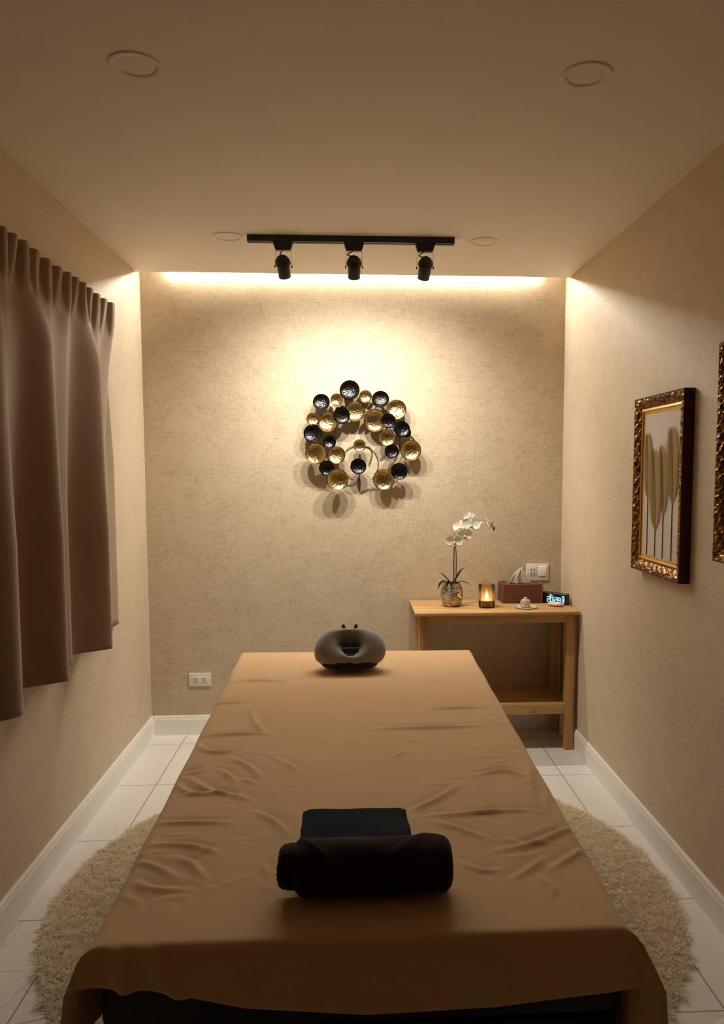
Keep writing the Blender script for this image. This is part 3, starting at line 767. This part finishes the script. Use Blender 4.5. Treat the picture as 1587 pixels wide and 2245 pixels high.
# ------------------------------------------------------------------ curtain on the left wall
def curtain():
    t = thing('curtain', 'brown pinch-pleated curtain hanging on the left wall', 'curtain', (XL, 2.4, 0))
    bot = [(1.20, .06), (1.30, .05), (1.40, .15), (1.55, .08), (1.70, .05), (1.80, .15), (1.97, .08), (2.15, .045), (2.285, .150), (2.40, .09), (2.54, .045),
           (2.655, .155), (2.78, .065), (2.90, .082), (3.01, .040), (3.135, .158), (3.19, .07), (3.27, .035), (3.36, .050), (3.44, .040), (3.49, .012)]
    C = spline(bot, 16); n = len(C); ztop, zbot = 2.245, .772; nz = 110
    V = []; F = []
    for j in range(nz+1):
        q = j/nz; z = ztop+(zbot-ztop)*q
        w = min(1, max(0, (q-.02)/.20)); w = w*w*(3-2*w)*(.42+.58*min(1, max(0, (q-.06)/.60)))
        wy = min(1, max(0, q/.7)); wy = wy*wy*(3-2*wy)
        for i, (y, o) in enumerate(C):
            fy = (y-1.20)/2.29
            yt = 1.20+fy*2.43
            ph = fy*27*2*math.pi
            pin = .017*math.tanh(3.2*math.sin(ph+1.1*math.sin(fy*23)))*(1-min(1, q/.11))**.6
            grp = .010*math.sin(fy*13.5*2*math.pi+.6)*math.exp(-((q-.12)/.08)**2)
            ot = .062+pin+grp*(1 if q > .02 else .6)
            ob = o+.006*math.sin(y*41)*(.5-abs(q-.5))
            V.append((ot*(1-w)+ob*w, (yt*(1-wy)+y*wy)-2.4, z+.004*math.sin(y*13)))
    for j in range(nz):
        for i in range(n-1):
            a = j*n+i; F.append((a, a+1, a+n+1, a+n))
    o = arrays('panel', V, F, 'curtain', t); s = o.modifiers.new('cloth thickness', 'SOLIDIFY'); s.thickness = .0025; s.offset = 0
    # pale lining that turns back to the wall at the far edge
    V = []; F = []
    prof = [(3.30, .012), (3.38, .034), (3.46, .028), (3.535, .036), (3.575, .018), (3.605, .004)]
    C2 = spline(prof, 6); n2 = len(C2)
    for j in range(41):
        q = j/40; z = 2.16+(.775-2.16)*q
        for i, (y, o_) in enumerate(C2):
            hemline = -.0022*math.exp(-((z-1.10)/.006)**2)
            V.append((o_+hemline*2, y-2.4+.10*min(1, q/.45), z))
    for j in range(40):
        for i in range(n2-1): a = j*n2+i; F.append((a, a+1, a+n2+1, a+n2))
    o = arrays('lining', V, F, 'lining', t); s = o.modifiers.new('cloth thickness', 'SOLIDIFY'); s.thickness = .0018; s.offset = 0
    o['label'] = 'paler lining turned back to the wall'
    bm = bmesh.new(); add_box(bm, (.0, 1.22-2.4, 2.205), (.030, 3.60-2.4, 2.225), .003); finish('rail', bm, 'white', t)
curtain()

# ------------------------------------------------------------------ recessed downlights (switched off)
for x, y, where in ((-.555, 2.119, 'unlit white round downlight on the near left of the ceiling'), (.633, 2.102, 'unlit white round downlight on the near right of the ceiling'),
                    (-.550, 3.581, 'unlit white round downlight on the ceiling left of the black track'), (.615, 3.593, 'unlit white round downlight on the ceiling right of the black track')):
    t = thing('downlight', where, 'downlight', (x, y, H), group='recessed downlights in the ceiling')
    lathe('trim_ring', [(.0690, 0), (.0690, -.0020), (.0670, -.0042), (.0580, -.0050), (.0520, -.0036), (.0500, -.0010), (.0500, 0)], 'ceiling', t, 64)
    lathe('diffuser', [(.0498, -.0006), (.0460, -.0014), (0, -.0022)], 'ceiling', t, 64)

# ------------------------------------------------------------------ track with three spotlights
TY = 3.555
t = thing('light_track', 'black lighting track on the ceiling carrying three spotlights', 'light track', (.006, TY, H), (0, 0, math.radians(-.6)))
bm = bmesh.new()
for y0, y1 in ((-.018, -.005), (.005, .018)): add_box(bm, (-.462, y0, -.028), (.462, y1, -.004))
add_box(bm, (-.462, -.018, -.005), (.462, .018, 0)); finish('rail', bm, 'black', t, smooth=False)
for sx in (-1, 1): box('end_cap', (sx*.462-.004, -.019, -.030), (sx*.462+.006, .019, 0), 'black', t, .002)
def spot(x, label, bend):
    t = thing('track_spotlight', label, 'spotlight', (x, TY-(x-.006)*math.tan(math.radians(.6)), H-.0282), group='spotlights on the track')
    bm = bmesh.new(); r = bmesh.ops.create_cube(bm, size=1)
    for v in bm.verts:
        top = v.co.z > 0; v.co = Vector((math.copysign(.046 if top else .034, v.co.x), math.copysign(.018 if top else .015, v.co.y), 0 if top else -.036))
    bmesh.ops.bevel(bm, geom=bm.edges[:], offset=.003, segments=2, affect='EDGES'); finish('adapter', bm, 'black', t)
    ctr = Vector((0, .004, -.105)); d = Vector((-.10*x/.32, math.sin(math.radians(35)), -math.cos(math.radians(35)))).normalized()
    z = d; xx = Vector((1, 0, 0)); xx = (xx-z*xx.dot(z)).normalized(); yy = z.cross(xx)
    m4 = Matrix((xx, yy, z)).transposed().to_4x4(); m4.translation = ctr
    bm = bmesh.new()
    add_lathe(bm, [(0, -.052), (.008, -.051), (.020, -.046), (.030, -.034), (.0355, -.020), (.0355, -.010), (.0300, -.006), (.0285, .048), (.0270, .050), (.0250, .048), (.0250, .040), (0, .036)], 40, m4)
    finish('housing', bm, 'black', t)
    bm = bmesh.new(); add_lathe(bm, [(0, .0375), (.0245, .0410)], 32, m4); o = finish('lens', bm, 'lamp_glow', t); o['label'] = 'glowing lens facing the wall'
    for sx in (-1, 1):
        bm = bmesh.new(); add_tube(bm, [(sx*.0335, 0, -.030), (sx*.0365, .001, -.060), ctr+Vector((sx*.0375, 0, -.0))], .0011, 6); finish('yoke_wire', bm, 'steel', t)
    for sx in (-1, 1):
        bm = bmesh.new(); add_lathe(bm, [(0, 0), (.005, 0), (.005, .006), (0, .007)], 12, Matrix.Translation(ctr+Vector((sx*.035, 0, 0))) @ Matrix.Rotation(math.radians(90*sx), 4, 'Y')); finish('pivot', bm, 'black', t)
    bk = ctr-d*.051
    bm = bmesh.new(); add_tube(bm, spline([(-.004, -.004, -.034), (bend*.6, -.016, -.047), (bend, -.022, -.057), (bend*.5, -.026, -.064), tuple(bk+Vector((0, -.004, .002))), tuple(bk+d*.004)], 6), .0026, 8); finish('cable', bm, 'cable', t)
    L = bpy.data.lights.new('spot_beam', 'SPOT'); L.energy = SPOT_W; L.color = SPOT_COL; L.spot_size = math.radians(136); L.spot_blend = 1.0; L.shadow_soft_size = .018
    lo = bpy.data.objects.new('spot_beam', L); COL.objects.link(lo); lo.parent = t
    q = m4.copy() @ Matrix.Rotation(math.pi, 4, 'X'); q.translation = ctr+d*.046; lo.matrix_local = q
spot(-.301, 'left black spotlight on the ceiling track', -.012)
spot(.018, 'middle black spotlight on the ceiling track', -.030)
spot(.341, 'right black spotlight on the ceiling track', -.030)

# ------------------------------------------------------------------ metal disc wreath on the back wall
DISCS = [(-0.003,0.05,1.934,0.055,0),(-0.075,0.07,1.884,0.034,1),(0.082,0.035,1.904,0.035,1),(-0.161,0.05,1.868,0.046,0),(0.163,0.07,1.883,0.047,0),(0.254,0.035,1.829,0.056,1),(-0.209,0.05,1.778,0.036,1),(-0.124,0.055,1.759,0.055,1),(-0.054,0.075,1.797,0.046,0),(0.025,0.05,1.821,0.055,1),(0.136,0.055,1.775,0.062,1),(0.206,0.078,1.77,0.04,0),(-0.206,0.05,1.698,0.051,0),(0.278,0.06,1.723,0.045,0),(-0.119,0.035,1.653,0.035,0),(0.198,0.05,1.676,0.047,1),(-0.188,0.07,1.589,0.059,1),(-0.078,0.045,1.579,0.049,1),(0.047,0.05,1.635,0.034,1),(0.222,0.07,1.601,0.038,0),(0.332,0.045,1.607,0.057,1),(-0.137,0.05,1.513,0.042,0),(0.039,0.06,1.518,0.044,0),(-0.079,0.075,1.447,0.06,1),(0.182,0.05,1.449,0.059,1),(0.268,0.065,1.495,0.046,0),(0.306,0.035,1.707,0.027,0)]
def wreath():
    WX, WZ = .06, 1.66
    t = thing('disc_wreath', 'round wall sculpture of gold and black metal discs on the back wall', 'wall art', (WX, YB, WZ))
    for x, so, z, r, g in DISCS:
        tl = Matrix.Rotation(rnd.uniform(-.22, .10), 4, 'X') @ Matrix.Rotation(rnd.uniform(-.2, .2), 4, 'Z')
        m4 = Matrix.Translation((x-WX, -so, z-WZ)) @ tl @ Matrix.Rotation(math.radians(90), 4, 'X')   # local +z points to the room
        bm = bmesh.new(); dp = .40*r; k = 9
        pr = [(r*math.sin(math.pi/2*i/k), dp*(1-math.cos(math.pi/2*i/k))) for i in range(k+1)]
        add_lathe(bm, pr+[(r*1.008, dp+.0008), (r*1.004, dp-.0016)]+[(a*.995, b-.0018) for a, b in pr[:-1][::-1]], 36, m4)
        o = finish('disc', bm, 'gold_disc' if g else 'black_disc', t, angle=60); o['label'] = 'hammered gold disc' if g else 'gunmetal black disc'
        bm = bmesh.new(); add_tube(bm, [(x-WX, -so, z-WZ), (x-WX, -.008, z-WZ)], .0024, 6); finish('stalk', bm, 'wire', o)
    bm = bmesh.new()
    def arc(cx, cz, R, a0, a1, y=-.0075, n=40):
        add_tube(bm, [(cx-WX+R*math.cos(math.radians(a0+(a1-a0)*i/n)), y, cz-WZ+R*math.sin(math.radians(a0+(a1-a0)*i/n))) for i in range(n+1)], .0022, 6)
    arc(.06, 1.665, .215, -75, 255); arc(.06, 1.675, .155, -50, 230); arc(.047, 1.535, .105, -30, 140)
    for pts in ([(-.11, 1.46), (-.023, 1.421), (.039, 1.446), (.047, 1.51)], [(.049, 1.374), (.106, 1.397), (.17, 1.405), (.26, 1.45)], [(.044, 1.50), (.046, 1.44), (.049, 1.374)], [(.05, 1.63), (.10, 1.63), (.117, 1.585), (.10, 1.528)],
                [(-.005, 1.88), (.0, 1.93)], [(.30, 1.72), (.36, 1.66), (.335, 1.60)], [(-.2, 1.78), (-.245, 1.70), (-.22, 1.60)]):
        add_tube(bm, [(a-WX, -.0075, b-WZ) for a, b in spline(pts, 8)], .0024, 6)
    for a, b in ((-.11, 1.785), (.23, 1.785), (.05, 1.88)):
        add_tube(bm, [(a-WX, -.0075, b-WZ), (a-WX, 0, b-WZ)], .004, 8)
    finish('wire_frame', bm, 'wire', t)
wreath()

# ------------------------------------------------------------------ gilded pictures on the right wall
def picture(y0, y1, z0, z1, label, seed):
    """frame against the wall at x = XR; local x points into the room, local y along the wall, local z up"""
    rg = random.Random(seed); D = .044; bw = .046
    w, h = y1-y0, z1-z0
    t = thing('framed_picture', label, 'picture', (XR, (y0+y1)/2, (z0+z1)/2), group='gilded pictures of dried fronds on the right wall')
    # dark sides and back: mitred ring
    def ring(prof, name, mat, detail=0):
        """prof: list of (inset from the outer edge, distance from the wall)"""
        bm = bmesh.new(); loops = []
        for ins, dx in prof:
            a, b = w/2-ins, h/2-ins
            loops.append([bm.verts.new((-dx, sy*a, sz*b)) for sy, sz in ((-1, -1), (1, -1), (1, 1), (-1, 1))])
        for A, B in zip(loops, loops[1:]+loops[:1]):
            for k in range(4): bm.faces.new((A[k], A[(k+1) % 4], B[(k+1) % 4], B[k]))
        return bm
    finish('frame_side', ring([(0, 0), (0, D-.004), (.004, D-.003), (.020, D-.016), (.060, .0125), (.060, 0)], 'frame_side', 'frameside'), 'frameside', t, angle=25)
    # carved gilt moulding: a dense ring displaced into leaf scrolls and beads
    bm = bmesh.new(); per = []
    stepn = .0045
    def side(p, q):
        n = int(math.dist(p, q)/stepn); return [(p[0]+(q[0]-p[0])*i/n, p[1]+(q[1]-p[1])*i/n) for i in range(n)]
    m = 12; rows = []
    for j in range(m+1):
        ins = .003+(bw-.003)*j/m
        a, b = w/2-ins, h/2-ins
        rows.append((ins, a, b))
    nside = [int(w/stepn), int(h/stepn)]*2
    ring_v = []
    for ins, a, b in rows:
        cs = [(-a, -b), (a, -b), (a, b), (-a, b)]; L = []
        for k in range(4):
            p, q = cs[k], cs[(k+1) % 4]
            for i in range(nside[k]):
                y = p[0]+(q[0]-p[0])*i/nside[k]; z = p[1]+(q[1]-p[1])*i/nside[k]
                v = (ins-.003)/(bw-.003); basep = D-.003-.022*v+.004*math.sin(math.pi*min(1, v*1.15))
                s_ = (y if k % 2 == 0 else z)
                carve = .0022*math.sin(s_*2*math.pi/.046+math.sin(v*6)*2.2)*math.sin(v*math.pi)
                carve += .0095*(noise.noise(Vector((y*95, z*95, seed)))) + .005*noise.noise(Vector((y*190, z*190, seed+3)))
                edge = .0028*noise.noise(Vector((y*120, z*120, 9)))*(1 if j_edge(ins) else 0)
                L.append(bm.verts.new((-(basep+carve*math.sin(math.pi*min(1, .12+v*.85))), y+(edge if k % 2 else 0), z+(edge if k % 2 == 0 else 0))))
        ring_v.append(L)
    n = len(ring_v[0])
    for A, B in zip(ring_v, ring_v[1:]):
        for k in range(n): bm.faces.new((A[k], A[(k+1) % n], B[(k+1) % n], B[k]))
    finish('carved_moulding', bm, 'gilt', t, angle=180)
    finish('gold_slip', ring([(bw-.002, D-.030), (bw-.002, D-.019), (bw+.005, D-.016), (bw+.010, D-.019), (bw+.011, D-.022), (bw+.018, D-.024), (bw+.020, .0192), (bw-.002, .0135)], 'gold_slip', 'goldslip'), 'goldslip', t, angle=25)
    ins = bw+.012
    box('canvas', (-.019, -(w/2-ins), -(h/2-ins)), (-.013, w/2-ins, h/2-ins), 'canvas', t)
    a, b = w/2-bw-.021, h/2-bw-.021             # visible half sizes
    # fronds: u 0..1 from the far side towards the camera, v 0..1 from top to bottom
    for u, v0, v1, wid, ln in ((.14, .15, .60, .125, -.035), (.38, .28, .82, .185, -.05), (.60, .24, .70, .12, -.06), (.84, .14, .62, .165, -.03)):
        bm = bmesh.new(); yb = a-2*a*u; zb, zt = b-2*b*v1, b-2*b*v0
        N = 34
        def axis(q): return Vector((-.0202, yb-ln*.6*q*q, zb+(zt-zb)*q))
        for i in range(N):
            q = i/(N-1); p = axis(q*.97); env = wid*(math.sin(math.pi*(.16+.80*q))**.75)*.62
            for sd in (-1, 1):
                dirv = Vector((-.05, sd*math.cos(math.radians(52+18*q)), math.sin(math.radians(52+18*q)))).normalized()
                e = p+dirv*env*1.28*rg.uniform(.9, 1.08); nn = Vector((0, -dirv.z, dirv.y))*.0034
                mid = p+(e-p)*.5+Vector((-.0012, 0, 0))
                vs = [bm.verts.new(c) for c in (p-nn*.6, p+nn*.6, mid+nn, e, mid-nn)]
                bm.faces.new((vs[0], vs[1], vs[2], vs[4])); bm.faces.new((vs[4], vs[2], vs[3]))
        bmesh.ops.solidify(bm, geom=bm.faces[:], thickness=.0006)
        o = finish('frond', bm, 'frond', t, smooth=False); o['label'] = 'dried gold feathery frond'
        bm = bmesh.new(); add_tube(bm, [(-.0199, yb, -b+.001), (-.0203, yb, zb)]+[tuple(axis(q)) for q in (.25, .5, .75, .97)], [.0022, .0020, .0016, .0013, .001, .0006], 6)
        finish('frond_stem', bm, 'frond_stem', o)
def j_edge(ins): return ins < .0035
picture(2.640, 3.108, 1.092, 1.785, 'gilded picture of dried fronds nearest the back wall', 3)
picture(1.925, 2.393, 1.205, 1.898, 'gilded picture at the right edge of the photo, mostly out of view', 8)

# ------------------------------------------------------------------ white stool whose rim just enters at the lower right
t = thing('stool', 'round white stool just entering the lower right corner of the photo', 'stool', (.777, 1.197, 0))
lathe('seat', [(0, .425), (.160, .425), (.168, .430), (.170, .440), (.167, .447), (.155, .450), (0, .450)], 'white', t, 64)
for k in range(4):
    a = math.radians(45+90*k); c, s = math.cos(a), math.sin(a)
    bm = bmesh.new(); add_tube(bm, [(c*.165, s*.165, 0), (c*.150, s*.150, .2), (c*.125, s*.125, .4255)], [.012, .014, .016], 12); finish('leg', bm, 'white', t)
